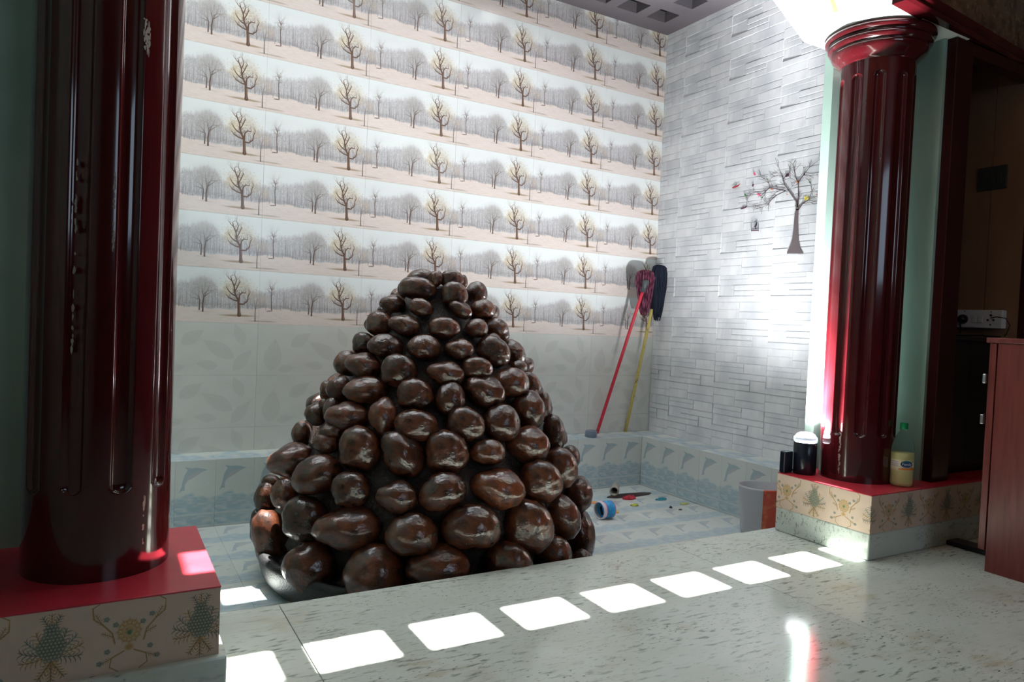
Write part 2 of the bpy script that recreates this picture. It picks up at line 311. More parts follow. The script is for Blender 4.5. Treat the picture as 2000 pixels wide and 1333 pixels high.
def marble():
    M=mat('speckled_marble',(206,214,208),.11,.6); n=M.node_tree.nodes; L=M.node_tree.links; b=n['Principled BSDF']
    tc=next(x for x in n if x.bl_idname=='ShaderNodeTexCoord')
    def nz(sc,st,rot=0,det=3,rough=.55):
        mp=n.new('ShaderNodeMapping'); mp.inputs['Scale'].default_value=st; mp.inputs['Rotation'].default_value=(0,0,rot); L.new(tc.outputs['Object'],mp.inputs[0])
        t=n.new('ShaderNodeTexNoise'); t.inputs['Scale'].default_value=sc; t.inputs['Detail'].default_value=det; t.inputs['Roughness'].default_value=rough; L.new(mp.outputs[0],t.inputs[0]); return t.outputs[0]
    def rng_(x,lo,hi,a=0,bb=1):
        r=n.new('ShaderNodeMapRange'); r.inputs[1].default_value=lo; r.inputs[2].default_value=hi; r.inputs[3].default_value=a; r.inputs[4].default_value=bb; L.new(x,r.inputs[0]); return r.outputs[0]
    def mul(a,bb):
        q=n.new('ShaderNodeMath'); q.operation='MULTIPLY'; L.new(a,q.inputs[0]); L.new(bb,q.inputs[1]); return q.outputs[0]
    def mix(f,a,c):
        q=n.new('ShaderNodeMix'); q.data_type='RGBA'; L.new(f,q.inputs[0])
        if isinstance(a,tuple): q.inputs[6].default_value=(*lin(a),1)
        else: L.new(a,q.inputs[6])
        q.inputs[7].default_value=(*lin(c),1); return q.outputs[2]
    c=mix(rng_(nz(2.2,(1,1.6,1.4),.5),.45,.75),(204,213,206),(192,200,190))
    c=mix(mul(rng_(nz(3,(1,1,1),.3),.56,.72),rng_(nz(14,(.6,1.6,1.2),.6),.4,.7)),c,(176,166,138))
    c=mix(mul(rng_(nz(52,(.32,1.3,.8),.45,3),.55,.68),rng_(nz(2.4,(.7,1.6,1),.5),.36,.60)),c,(122,132,122))
    c=mix(mul(rng_(nz(100,(.45,1.3,.9),.4,2),.61,.70),rng_(nz(3.2,(.8,1.6,1),.5),.40,.58)),c,(92,100,92))
    L.new(c,b.inputs['Base Color']); return M
M_MARBLE=marble()
# ---------------- tiles as pieces ----------------
_tc={}
def tile_mesh(key,w,h,t,M,uv=(0,0,1,1),bev=.0012):
    k=(key,round(w,4),round(h,4),uv)
    if k in _tc: return _tc[k]
    B=MB(); u0,v0,u1,v1=uv; b=bev
    U=lambda x,y:(u0+(u1-u0)*x/w,v0+(v1-v0)*y/h)
    o=[(0,0),(w,0),(w,h),(0,h)]; i=[(b,b),(w-b,b),(w-b,h-b),(b,h-b)]
    B.face([(x,y,t) for x,y in i],[U(*p) for p in i])
    for a in range(4):
        c=(a+1)%4
        B.face([(*o[a],t-b),(*o[c],t-b),(*i[c],t),(*i[a],t)],[U(*o[a]),U(*o[c]),U(*i[c]),U(*i[a])])
        B.face([(*o[a],0),(*o[c],0),(*o[c],t-b),(*o[a],t-b)],[U(*o[a]),U(*o[c]),U(*o[c]),U(*o[a])])
    _tc[k]=B.mesh('tile_mesh_'+key,M); return _tc[k]
def tile_field(parent,name,key,M,R,org,xs,ys,cw,ch,x0,y0,x1,y1,t=.006,gap=.0005,uvr=None):
    """tiles of cw x ch whose grid starts at (xs,ys), clipped to x0..x1,y0..y1 ; org maps local (0,0) to the wall"""
    i=math.floor((x0-xs)/cw+1e-6)
    while xs+i*cw<x1-1e-4:
        j=math.floor((y0-ys)/ch+1e-6)
        while ys+j*ch<y1-1e-4:
            a,b=max(x0,xs+i*cw),min(x1,xs+(i+1)*cw); c,d=max(y0,ys+j*ch),min(y1,ys+(j+1)*ch)
            if b-a>.012 and d-c>.012:
                uv=tuple(round(v,4) for v in ((a-xs-i*cw)/cw,(c-ys-j*ch)/ch,(b-xs-i*cw)/cw,(d-ys-j*ch)/ch))
                if uvr: uv=uvr
                me=tile_mesh(key,b-a-gap,d-c-gap,t,M,uv)
                p=Vector(org)+(R.to_3x3()@Vector((a+gap/2,c+gap/2,0)))
                link(name,me,parent,M=place(R,p))
            j+=1
        i+=1
# ---------------- the setting ----------------
ZF=-.235; ZL=.133; YB=4.342; XR=3.79; ZC=3.25; ZPL=.281
def setting(name,B,M): return B.obj(name,M,kind='structure')
# back wall with bare tree tiles and plain leaf tiles
B=MB(); B.box(-1.0,4.0,YB,YB+.15,ZF-.1,ZC+.05); wb=setting('wall_back',B,mat('pale_grout',(200,196,190),.8,.2))
TW,TH=.6075,.3088
tile_field(wb,'wall_tile','tree',M_TREE,BACK,(0,YB,0),.179,.872,TW,TH,-1.0,.872,XR,ZC)
tile_field(wb,'wainscot_tile','leaf',M_LEAF,BACK,(0,YB,0),.185,-.031,.6,.301,-1.0,ZL,XR,.872)
# right wall with relief stone tiles
B=MB(); B.box(XR,XR+.15,2.3,YB+.15,ZF-.1,ZC+.05); wr=setting('wall_right',B,M_STONE_T)
PCS=[(0,.0,.262,.030),(0,.030,.262,.068),(.264,0,.455,.068),(0,.070,.142,.144),(.144,.070,.455,.108),(.144,.110,.322,.142),(0,.146,.322,.184),(.324,.110,.455,.184),(0,.186,.195,.234),(0,.236,.195,.3),(.197,.186,.455,.250),(.197,.252,.455,.3)]
def stone_tile_mesh(x0,x1,seed):
    rr=random.Random(seed); B=MB(); B.face([(0,0,.0015),(x1-x0,0,.0015),(x1-x0,.3035,.0015),(0,.3035,.0015)])
    for (a,b,c,d) in PCS:
        h=rr.uniform(.0035,.0105); tl=rr.uniform(-.005,.005); tb=rr.uniform(.000,.003)
        if c==0 and a==0: h=.0065
        a2,c2=max(a,x0),min(c,x1)
        if c2-a2<.012: continue
        y1_,y0_=.3032-b*1.0107-.0008,.3032-d*1.0107+.0008; a2+=.0005; c2-=.0005; e=.0018
        hz=lambda x,y: max(.0025,h+tl*((x-a)/(c-a)-.5)-tb*(1-(y-y0_)/(y1_-y0_))*.0+tb*((y1_-y)/(y1_-y0_)))
        q=[(a2,y0_),(c2,y0_),(c2,y1_),(a2,y1_)]; qi=[(a2+e,y0_+e),(c2-e,y0_+e),(c2-e,y1_-e),(a2+e,y1_-e)]
        B.face([(x-x0,y,hz(x,y)) for x,y in qi])
        for k in range(4):
            l=(k+1)%4
            B.face([(q[k][0]-x0,q[k][1],hz(*q[k])-e*.6),(q[l][0]-x0,q[l][1],hz(*q[l])-e*.6),(qi[l][0]-x0,qi[l][1],hz(*qi[l])),(qi[k][0]-x0,qi[k][1],hz(*qi[k]))])
            B.face([(q[k][0]-x0,q[k][1],0),(q[l][0]-x0,q[l][1],0),(q[l][0]-x0,q[l][1],hz(*q[l])-e*.6),(q[k][0]-x0,q[k][1],hz(*q[k])-e*.6)])
    return B.mesh('stone_tile_mesh',M_STONE_T)
ST={(k,c):stone_tile_mesh(*((0,.455) if not c else (.235,.455)),k) for k in (1,) for c in (0,1)}
z=.128
while z<ZC-.02:
    link('stone_tile',ST[(1,1)],wr,M=place(RIGHT,(XR,4.336,z)))
    for k in range(4): link('stone_tile',ST[(1,0)],wr,M=place(RIGHT,(XR,4.117-.4555*k,z)))
    z+=.3035
# left wall of the well and of the room
B=MB(); B.box(-1.15,-1.0,-3.0,YB+.15,ZF-.1,ZC+.05); setting('wall_left',B,M_GREEN)
# lower floor of the well, its tiles 20 x 30 cm
B=MB(); B.box(-1.0,XR,2.30,YB,ZF-.12,ZF-.006); fl=setting('floor',B,M_GROUT)
tile_field(fl,'floor_tile','dolfloor',M_DOLF,FLAT,(0,0,ZF-.006),.552,4.125,.2,.3,-.4,2.335,3.54,4.12)
# tiled ledge round the well
B=MB(); B.box(-1.0,XR,4.126,YB,ZF-.05,ZL-.006); B.box(3.546,XR,2.36,4.126,ZF-.05,ZL-.006); lg=setting('trim_1',B,M_GROUT)
tile_field(lg,'ledge_tile','dol',M_DOL,BACK,(0,4.126,0),.552,ZL-.301,.2,.301,-.6,ZL-.301,3.54,ZL)
tile_field(lg,'ledge_strip_tile','dol',M_DOL,BACK,(0,4.126,0),.552,ZF,.2,.301,-.6,ZF,3.54,ZL-.301)
tile_field(lg,'ledge_tile','dol',M_DOL,RIGHT,(3.546,0,0),-4.12,ZL-.301,.2,.301,-4.12,ZL-.301,-2.37,ZL)
tile_field(lg,'ledge_strip_tile','dol',M_DOL,RIGHT,(3.546,0,0),-4.12,ZF,.2,.301,-4.12,ZF,-2.37,ZL-.301)
tile_field(lg,'ledge_top_tile','doltop',M_DOL,FLAT,(0,0,ZL-.006),.552,4.12,.3,.3,-.6,4.12,3.54,YB,uvr=(0,.24,1,.40))
tile_field(lg,'ledge_top_tile','doltop',M_DOL,FLAT,(0,0,ZL-.006),3.54,4.12,.3,.3,3.54,2.37,XR,YB,uvr=(0,.24,1,.40))
# raised marble floor of the room, slabs
B=MB(); B.box(-1.0,4.6,-3.0,2.33,ZF-.05,-.02); fm=setting('floor',B,M_GROUT)
for xa,xb in ((-1.0,.516),(.5185,2.1865),(2.189,4.6)):
    for ya,yb in ((-.2,2.337),(-3.0,-.2025)):
        q=MB(); q.box(xa,xb,ya,yb,-.02,0,bev=.0012); q.obj('marble_slab',M_MARBLE,fm)
# ceiling of the well: slab with square openings
def slab(holes,x0,x1,y0,y1,z0,z1):
    xs=sorted({x0,x1,*[h[0] for h in holes],*[h[1] for h in holes]}); ys=sorted({y0,y1,*[h[2] for h in holes],*[h[3] for h in holes]})
    hol=lambda i,j:(i<0 or j<0 or i>=len(xs)-1 or j>=len(ys)-1) or any(h[0]-1e-6<=xs[i] and xs[i+1]<=h[1]+1e-6 and h[2]-1e-6<=ys[j] and ys[j+1]<=h[3]+1e-6 for h in holes)
    B=MB()
    for i in range(len(xs)-1):
        for j in range(len(ys)-1):
            if hol(i,j): continue
            a,b,c,d=xs[i],xs[i+1],ys[j],ys[j+1]
            B.face([(a,c,z0),(a,d,z0),(b,d,z0),(b,c,z0)]); B.face([(a,c,z1),(b,c,z1),(b,d,z1),(a,d,z1)])
            if hol(i-1,j): B.face([(a,c,z0),(a,c,z1),(a,d,z1),(a,d,z0)])
            if hol(i+1,j): B.face([(b,c,z0),(b,d,z0),(b,d,z1),(b,c,z1)])
            if hol(i,j-1): B.face([(a,c,z0),(b,c,z0),(b,c,z1),(a,c,z1)])
            if hol(i,j+1): B.face([(a,d,z0),(a,d,z1),(b,d,z1),(b,d,z0)])
    return B
TK=.08; SH=.29*TK
sunrow=[(.2+.3235*k,.2+.3235*k+.222,2.7875,2.9575+SH) for k in range(-3,8)]+[(2.784,2.848,2.7875,2.9575+SH)]
row2=[(.455,.68,4.010,4.160+SH),(.775,.955,4.010,4.160+SH)]
glass=[(.13+.3235*k,.13+.3235*k+.222,ya,ya+.26) for k in range(-3,9) for ya in (3.17,3.62)]
coff=[(xa,xb,ya,yb) for xa,xb in ((2.87,3.055),(3.15,3.335),(3.43,3.61)) for ya,yb in ((4.015,4.175),(3.73,3.89))]+[(3.15,3.335,3.45,3.61),(3.43,3.61,3.45,3.61)]
glass=[h for h in glass if h[1]<2.85]
B=slab(sunrow+row2+glass+coff,-1.0,XR,1.84,YB,ZC,ZC+TK); ce=setting('ceiling',B,M_DARKCEIL)
M_FROST=bpy.data.materials.new('added_frosted_glass'); M_FROST.use_nodes=True; n=M_FROST.node_tree.nodes; L=M_FROST.node_tree.links; n.remove(n['Principled BSDF'])
t=n.new('ShaderNodeBsdfTranslucent'); t.inputs[0].default_value=(.84,.85,.86,1); L.new(t.outputs[0],n['Material Output'].inputs[0])
for h in glass:
    q=MB(); q.box(h[0]-.01,h[1]+.01,h[2]-.01,h[3]+.01,ZC+TK,ZC+TK+.006); q.obj('added_skylight_pane',M_FROST,ce)  # unseen panes, added to block direct sun and spread soft light
M_BLUEG=mat('sky_reflection_sheet',(66,84,98),.4,.4)  # opaque sheet; the sky's bluish reflection is painted into its colour
for h in coff:
    q=MB(); q.box(h[0]-.01,h[1]+.01,h[2]-.01,h[3]+.01,ZC+TK,ZC+TK+.006); q.obj('cover_sheet',M_BLUEG if h[2]<4 and h[0]>3.4 else M_CAP,ce)
# beam with sloping haunches over the columns
B=MB(); poly=[(-1.0,2.36),(.23,2.36),(1.22,2.97),(1.91,2.97),(2.9,2.363),(3.47,2.36),(3.47,ZC),(-1.0,ZC)]
B.prism(poly,'y',1.875,2.34); setting('trim_2',B,M_PLASTER)
B=MB(); B.box(3.47,XR+.15,2.30,2.36,2.36,ZC+.05); B.box(3.37,XR+.15,2.31,2.36,ZF,2.36); B.box(3.09,3.37,2.31,2.36,.0,2.36); B.box(3.37,3.50,1.93,2.31,ZPL,2.36); setting('wall_side',B,M_GREEN)
B=MB(); B.box(-1.0,-.05,2.31,2.36,0,2.36); setting('wall_side',B,M_GREEN)
# recess beside the right column
B=MB(); B.box(3.50,4.2,2.30,2.31,ZPL,2.6); setting('wall_recess',B,M_BROWNBOARD)
B=MB(); B.box(4.106,4.2,1.89,2.31,0,2.6); wc=setting('wall_recess',B,M_DARKWOOD)
for ya,yb in ((1.89,2.0555),(2.0585,2.31)): q=MB(); q.box(4.10,4.106,ya,yb,ZPL,2.6); q.obj('wall_board',M_BROWNBOARD,wc)
B=MB(); B.box(3.5,4.1,1.95,2.3,2.45,2.5); setting('ceiling',B,M_DARKWOOD)
B=MB(); B.box(4.1,4.6,1.86,1.89,0,2.4); setting('wall_front',B,M_DARKWOOD)
B=MB(); B.box(4.6,4.7,-3.0,1.9,0,3.0); setting('wall_side',B,M_BROWNPAPER)
# red moulding and brown wallpaper frieze above the recess
dv=Vector((1.159,.087,0)).normalized(); nv=Vector((dv.y,-dv.x,0))
def along(prof,s0,s1,base=(2.863,1.812)):
    B=MB(); P=lambda s,q: (base[0]+dv.x*s+nv.x*q[0],base[1]+dv.y*s+nv.y*q[0],q[1]); k=len(prof)
    B.face([P(s0,q) for q in prof]); B.face([P(s1,q) for q in prof][::-1])
    for i in range(k): a,b=prof[i],prof[(i+1)%k]; B.face([P(s0,a),P(s1,a),P(s1,b),P(s0,b)],[(s0,a[1]),(s1,a[1]),(s1,b[1]),(s0,b[1])])
    return B
B=along([(-.06,2.362),(.0,2.362),(.012,2.372),(.010,2.385),(.024,2.395),(.030,2.410),(.022,2.418),(-.06,2.418)],0,1.75); setting('trim_3',B,M_RED)
B=along([(-.08,2.418),(.0,2.418),(.0,3.0),(-.08,3.0)],.02,1.75); setting('wall_front',B,M_BROWNPAPER)
# unseen rear wall, added to darken the room; window opening shaped for front light
B=MB(); B.box(-1.0,4.6,-3.1,-3.0,0,1.55); B.box(-1.0,4.6,-3.1,-3.0,2.8,3.0); B.box(-1.0,.9,-3.1,-3.0,1.55,2.8); B.box(2.7,4.6,-3.1,-3.0,1.55,2.8); setting('wall_rear',B,M_BROWNPAPER)
# room ceiling (above the frame)
B=MB(); B.box(-1.15,4.7,-3.0,1.86,3.0,3.1); setting('ceiling',B,M_BROWNBOARD)
# door frame round the recess
d1=link('door_1',None,kind='structure')
q=MB(); q.box(3.39,3.53,1.885,1.95,ZPL,2.36,bev=.004); q.obj('jamb',M_DARKWOOD,d1)
q=MB(); q.box(3.53,3.548,1.90,1.95,ZPL,2.31,bev=.002); q.obj('stop_bead',M_DARKWOOD,d1)
q=MB(); q.box(3.53,4.1,1.885,1.95,2.30,2.36,bev=.004); q.obj('lintel',M_DARKWOOD,d1)
# ---------------- plinths ----------------
def plinth(name,label,x0,x1,y0,y1,sk,ph):
    t=thing(name,label,'plinth',(x0,y0,0)); ox,oy=x0,y0
    q=MB(); q.box(x0-sk-ox,x1+sk-ox,y0-sk-oy,y1-oy,0,.114,bev=.006); q.obj('marble_skirting',M_MARBLE,t)
    q=MB(); q.box(x0-ox,x1-ox,y0-oy,y1-oy,.114,.2765,uvs=1,uo=(0,.114)); me=q.mesh('papered_face',M_DAM)
    for d in me.uv_layers[0].data: d.uv=(d.uv[0]/.30+ph,d.uv[1]/.1655)
    link('papered_face',me,t)
    q=MB(); q.box(x0-.001-ox,x1+.001-ox,y0-.001-oy,y1-oy,.2765,ZPL,bev=.0012); q.obj('red_top',M_REDTOP,t)
    return t
plinth('column_plinth','wallpapered plinth with a red painted top under the left fluted column',-.999,.263,1.815,2.354,.018,.187)
plinth('column_plinth','wallpapered plinth with a red painted top carrying the bottle and the round lamp',2.842,4.08,1.823,2.3085,.0006,.327)
# ---------------- fluted columns ----------------
def column_mesh(R,z0,z1,fb,ft,ph,depth=.013,fw=.046,N=240):
    zs=sorted(set([z0,z0+.004,z1]+[fb-.005+.002*k for k in range(20)]+[ft+.005-.002*k for k in range(20)]+list(np.linspace(fb+.05,ft-.05,14))))
    V=[];F=[];U=[]
    for z in zs:
        for k in range(N):
            th=2*math.pi*k/N; a=((th-ph+math.pi/10)%(2*math.pi/5/2*1)) if False else ((math.degrees(th-ph)+18)%36)-18
            s=math.radians(a)*R; zc=min(max(z,fb+fw/2),ft-fw/2); d=math.hypot(s,z-zc)/(fw/2)
            r=R-(depth*math.sqrt(max(0,1-d*d))**.8 if d<1 else 0)
            V.append((r*math.cos(th),r*math.sin(th),z))
    for i in range(len(zs)-1):
        for k in range(N): F.append((i*N+k,i*N+(k+1)%N,(i+1)*N+(k+1)%N,(i+1)*N+k))
    me=bpy.data.meshes.new('fluted_shaft'); me.from_pydata(V,[],F); me.polygons.foreach_set('use_smooth',[True]*len(F)); me.materials.append(M_RED); me.update(); return me
def column(label,x,y,R,ph,group):
    t=thing('fluted_column',label,'column',(x,y,ZPL),group)
    link('shaft',column_mesh(R,0,1.945,.21,1.875,ph),t)
    q=MB(); q.lathe([(.161,1.935),(.165,1.945),(.178,1.957),(.198,1.975),(.207,1.992),(.206,2.0),(.200,2.006),(.207,2.010),(.220,2.018),(.224,2.028),(.219,2.037),(.212,2.042),(.222,2.047),(.235,2.055),(.238,2.065),(.232,2.075),(.222,2.079)],n=72); q.obj('capital',M_RED,t)
    return t
# pale chips of old paint on the shafts
cl=column('dark red glossy fluted column at the left, seen without its capital',.002,2.115,.168,math.radians(270+16),'fluted columns')
cr=column('dark red glossy fluted column at the right, with its ringed capital in view',3.13,2.10,.161,math.radians(213.9+4),'fluted columns')
M_CHIP=mat('chipped_filler',(150,140,132),.8,.2)
def chips(col,R,items):
    B=MB(); rr=random.Random(4)
    for az,z0,z1,w,n in items:
        for k in range(n):
            z=rr.uniform(z0,z1); a=math.radians(az)+rr.uniform(-w,w)/R; h=rr.uniform(.003,.014); wd=rr.uniform(.001,.0035)
            P=[]
            for j in range(7):
                t=2*math.pi*j/7; aa=a+wd*math.cos(t)*rr.uniform(.6,1.3)/R; P.append(((R+.0006)*math.cos(aa),(R+.0006)*math.sin(aa),z+h*math.sin(t)*rr.uniform(.6,1.2)))
            B.face(P)
    B.obj('paint_chips',M_CHIP,col,kind='stuff')
chips(cr,.161,[(213.9-25,.02,.22,.004,34)])
chips(cl,.168,[(270+36,.05,.19,.002,12),(270+26,1.28,1.36,.008,26),(270+5,.80,.98,.001,14),(270-22,.7,1.0,.001,16),(270-22,.55,.7,.001,8)])
# ---------------- rock fountain ----------------
FC=(1.392,3.135)
ft=thing('rock_fountain','cone of varnished brown river stones in a black round basin on the tiled floor','fountain',(FC[0],FC[1],ZF))
M_ROCK=mat('varnished_river_stone',(84,42,21),.5,.15,coat=.8,noise=[(2.6,(36,18,12),.42,.66),(14,(104,60,32),.58,.78),(1.8,(44,26,20),.5,.7)],bump=(6,.26),vary=.4); M_ROCK.node_tree.nodes['Principled BSDF'].inputs['Coat IOR'].default_value=1.75; M_ROCK.node_tree.nodes['Principled BSDF'].inputs['Coat Roughness'].default_value=.09
M_CORE=mat('dark_varnished_mortar',(34,26,24),.28,.5,bump=(120,.8))
M_BASIN=mat('black_painted_cement',(30,30,32),.34,.5,bump=(160,.35))
q=MB(); q.lathe([(.66,0),(.74,.006),(.762,.03),(.775,.07),(.787,.115),(.786,.135),(.772,.146),(.752,.143),(.735,.13),(.70,.12),(.3,.12)],n=96); q.obj('basin',M_BASIN,ft)
PR=[(-.3,.79),(-.09,.785),(.142,.758),(.302,.71),(.42,.632),(.51,.592),(.626,.515),(.746,.46),(.82,.395),(.918,.328),(1.018,.256),(1.1,.195),(1.157,.135),(1.2,.05)]
def prof_r(z): return float(np.interp(z,[p[0] for p in PR],[p[1] for p in PR]))
core=[(.70,.115)]+[(max(.03,prof_r(z)-.085-.05*max(0,(.5-z))),z-ZF) for z in np.linspace(-.09,1.10,26)]+[(.0,1.10-ZF+.012)]
q=MB(); q.lathe(core,n=64,cap=False); me=q.mesh('mortar_core',M_CORE)
for v in me.vertices:
    s=1+.05*math.sin(v.co.x*31+v.co.z*17)*math.cos(v.co.y*27-v.co.z*23); v.co.x*=s; v.co.y*=s
link('mortar_core',me,ft)
from mathutils import noise as NZ
def rock_mesh(k):
    bm=bmesh.new(); bmesh.ops.create_icosphere(bm,subdivisions=4,radius=1); off=Vector((k*7.3,k*3.1,-k*5.7)); rr=random.Random(k); p=rr.uniform(1.95,2.3)
    for v in bm.verts:
        c=v.co; e=(abs(c.x)**p+abs(c.y)**p+abs(c.z)**p)**(-1/p)
        d=e*(1+.13*NZ.noise(c*1.1+off)+.05*NZ.noise(c*2.6+off)+.012*NZ.noise(c*9+off)); v.co=c*d
    me=bpy.data.meshes.new('stone_mesh'); bm.to_mesh(me); bm.free(); me.polygons.foreach_set('use_smooth',[True]*len(me.polygons)); me.materials.append(M_ROCK); return me
ROCK=[rock_mesh(k) for k in range(1,9)]
STONES='''1.274,3.085,1.135,0.059,0.036,-5;1.396,3.004,1.134,0.05,0.038,0;1.318,3.015,1.132,0.031,0.035,20;1.449,2.993,1.126,0.019,0.029,0;1.248,3.048,1.083,0.08,0.047,5;1.201,3.111,1.079,0.024,0.033,0;1.544,3.039,1.079,0.049,0.049,0;1.385,2.946,1.059,0.056,0.056,0;1.158,3.128,1.008,0.054,0.038,0;1.529,2.939,0.999,0.055,0.043,0;1.228,2.953,0.994,0.052,0.036,15;1.391,2.888,0.993,0.051,0.034,30;1.58,2.905,0.918,0.059,0.04,10;1.095,3.115,0.914,0.056,0.051,0;1.153,2.957,0.913,0.063,0.043,10;1.449,2.837,0.913,0.048,0.039,0;1.297,2.85,0.91,0.063,0.043,0;1.521,2.817,0.87,0.032,0.023,0;1.2,2.835,0.821,0.068,0.051,5;1.027,3.129,0.821,0.046,0.046,0;1.338,2.776,0.82,0.058,0.042,0;1.075,2.966,0.816,0.072,0.051,8;1.518,2.797,0.811,0.073,0.06,25;1.672,2.883,0.802,0.048,0.062,-30;1.639,2.771,0.745,0.035,0.028,0;1.394,2.708,0.744,0.061,0.044,0;0.987,2.997,0.732,0.071,0.051,8;0.956,3.143,0.728,0.051,0.053,0;1.089,2.832,0.722,0.071,0.063,0;1.255,2.724,0.72,0.073,0.047,8;1.574,2.726,0.678,0.077,0.061,0;1.731,2.811,0.661,0.04,0.055,-20;1.414,2.676,0.646,0.085,0.065,15;0.98,2.914,0.63,0.091,0.054,0;1.129,2.743,0.629,0.07,0.062,0;0.909,3.072,0.618,0.052,0.056,0;1.258,2.672,0.616,0.059,0.066,0;0.884,3.183,0.6,0.03,0.042,0;1.646,2.688,0.558,0.071,0.08,0;1.797,2.791,0.555,0.034,0.065,0;0.845,3.085,0.555,0.022,0.02,0;1.004,2.768,0.538,0.054,0.071,0;0.858,3.009,0.537,0.033,0.048,0;1.298,2.601,0.523,0.073,0.061,15;0.899,2.913,0.521,0.084,0.058,0;1.463,2.6,0.52,0.075,0.073,0;1.108,2.668,0.513,0.083,0.058,0;0.826,3.133,0.504,0.045,0.047,0;0.842,2.925,0.461,0.047,0.032,0;1.828,2.745,0.436,0.048,0.081,0;1.591,2.59,0.424,0.088,0.072,0;1.371,2.536,0.415,0.067,0.048,0;1.208,2.578,0.414,0.08,0.08,0;0.817,2.935,0.411,0.049,0.043,0;0.784,3.205,0.408,0.041,0.05,0;0.918,2.785,0.407,0.079,0.083,0;1.047,2.652,0.401,0.096,0.069,50;1.907,2.718,0.329,0.043,0.05,0;1.778,2.6,0.31,0.066,0.08,0;0.733,3.149,0.302,0.096,0.067,-15;0.778,2.891,0.288,0.098,0.073,-20;1.614,2.508,0.283,0.084,0.08,0;1.39,2.472,0.279,0.101,0.072,10;1.161,2.506,0.275,0.088,0.066,-25;0.862,2.71,0.263,0.07,0.064,-15;1.0,2.574,0.253,0.073,0.057,0;0.686,3.053,0.179,0.054,0.061,0;0.684,3.328,0.165,0.04,0.035,0;1.943,2.684,0.16,0.057,0.074,0;1.265,2.448,0.141,0.11,0.082,0;0.731,2.878,0.116,0.085,0.081,0;0.85,2.693,0.116,0.122,0.076,-5;1.047,2.517,0.116,0.094,0.077,0;1.525,2.446,0.116,0.094,0.098,0;1.741,2.513,0.115,0.068,0.086,-15;0.657,3.296,0.106,0.046,0.065,0;1.419,2.41,-0.006,0.085,0.075,0;1.142,2.465,-0.007,0.114,0.081,-5;1.667,2.454,-0.018,0.067,0.069,0;0.629,3.3,-0.022,0.032,0.074,0;1.968,2.69,-0.042,0.062,0.106,0;0.93,2.591,-0.043,0.108,0.104,0;0.675,3.222,-0.058,0.073,0.118,-15;0.741,2.82,-0.065,0.096,0.094,0;1.888,2.565,-0.113,0.046,0.051,0'''
BAS=Matrix((RT,-DN,-FW)).transposed()
ST_C=[]
for i,l in enumerate(STONES.split(';')):
    x,y,z,a,b,an=map(float,l.split(',')); d=.5*(a+b)*.92
    Mx=(BAS@Matrix.Rotation(-math.radians(an),3,'Z')@Matrix.Diagonal((a*1.10,b*1.10,d*1.06))).to_4x4(); Mx.translation=(x-FC[0],y-FC[1],z-ZF)
    link('stone',ROCK[(i*5+i//3)%8],ft,M=Mx); ST_C.append(Vector((x,y,z)))
# the stones round the back
rr=random.Random(11); zz=-.06; az0=0
while zz<1.12:
    rs=.09-.052*max(0,min(1,zz/1.1)); R=prof_r(zz)-.6*rs; nst=max(3,int(2*math.pi*max(R,.05)/(rs*2.0)))
    for k in range(nst):
        az=az0+2*math.pi*k/nst; p=Vector((FC[0]+R*math.cos(az),FC[1]+R*math.sin(az),zz+rr.uniform(-.015,.015)))
        if (Vector((math.cos(az),math.sin(az),0)).dot(Vector((FC[0],FC[1],0)).normalized()))<.12 or min((p-s).length for s in ST_C)<rs*1.25: continue
        s=rs*rr.uniform(.85,1.1); Mx=(Matrix.Rotation(az,3,'Z')@Matrix.Rotation(rr.uniform(-.5,.5),3,'X')@Matrix.Diagonal((s*.9,s*rr.uniform(1,1.25),s*.9))).to_4x4(); Mx.translation=(p.x-FC[0],p.y-FC[1],p.z-ZF)
        link('stone',ROCK[rr.randrange(8)],ft,M=Mx)
    zz+=rs*1.7; az0+=.4
# ---------------- round uplight on the right plinth ----------------
M_LENS=mat('lit_lens',(255,255,255),.3,emit=(255,255,255),estr=60)
M_LAMPB=mat('black_lamp_housing',(24,28,40),.22,.5)
M_RIM=mat('clear_plastic_rim',(225,232,236),.15,.5,trans=.6)
up=thing('uplight','small black cylindrical uplight with a glowing top on the right plinth','lamp',(2.95,2.245,ZPL))
q=MB(); q.lathe([(.051,0),(.053,.004),(.053,.150),(.050,.153)],n=40); q.obj('housing',M_LAMPB,up)
q=MB(); q.lathe([(.050,.153),(.0545,.155),(.0545,.176),(.048,.178),(.048,.160),(.044,.158)],n=40,cap=False); q.obj('clear_rim',M_RIM,up)
q=MB(); q.lathe([(.046,.172),(.046,.180),(.040,.190),(.026,.197),(.0,.200)],n=40,cap=False); q.obj('lens',M_LENS,up)
ld=bpy.data.lights.new('uplight_bulb','SPOT'); lo=bpy.data.objects.new('bulb',ld); COL.objects.link(lo); lo.parent=up; lo.location=(0,0,.21)
ld.energy=UPLIGHT_W; ld.spot_size=math.radians(176); ld.spot_blend=.5; ld.shadow_soft_size=.04; ld.color=(.96,.98,1); lo.rotation_euler=(math.pi,0,0)
l2=bpy.data.lights.new('uplight_beam','SPOT'); lo=bpy.data.objects.new('beam',l2); COL.objects.link(lo); lo.parent=up; lo.location=(0,0,.21); lo.rotation_euler=(math.pi,0,0)
l2.energy=UPBEAM_W; l2.spot_size=math.radians(76); l2.spot_blend=.9; l2.shadow_soft_size=.04; l2.color=(.96,.98,1)
ad=thing('power_adapter','dark block of a power adapter behind the glowing uplight','adapter',(2.875,2.29,ZPL))
q=MB(); q.box(-.03,.03,-.016,.016,0,.105,bev=.006); q.obj('case',M_LAMPB,ad)
q=MB(); q.tube([(.03,0,.012),(.045,-.004,.008),(.05,-.012,.007)],.004); q.obj('lead',M_BLACK,ad)
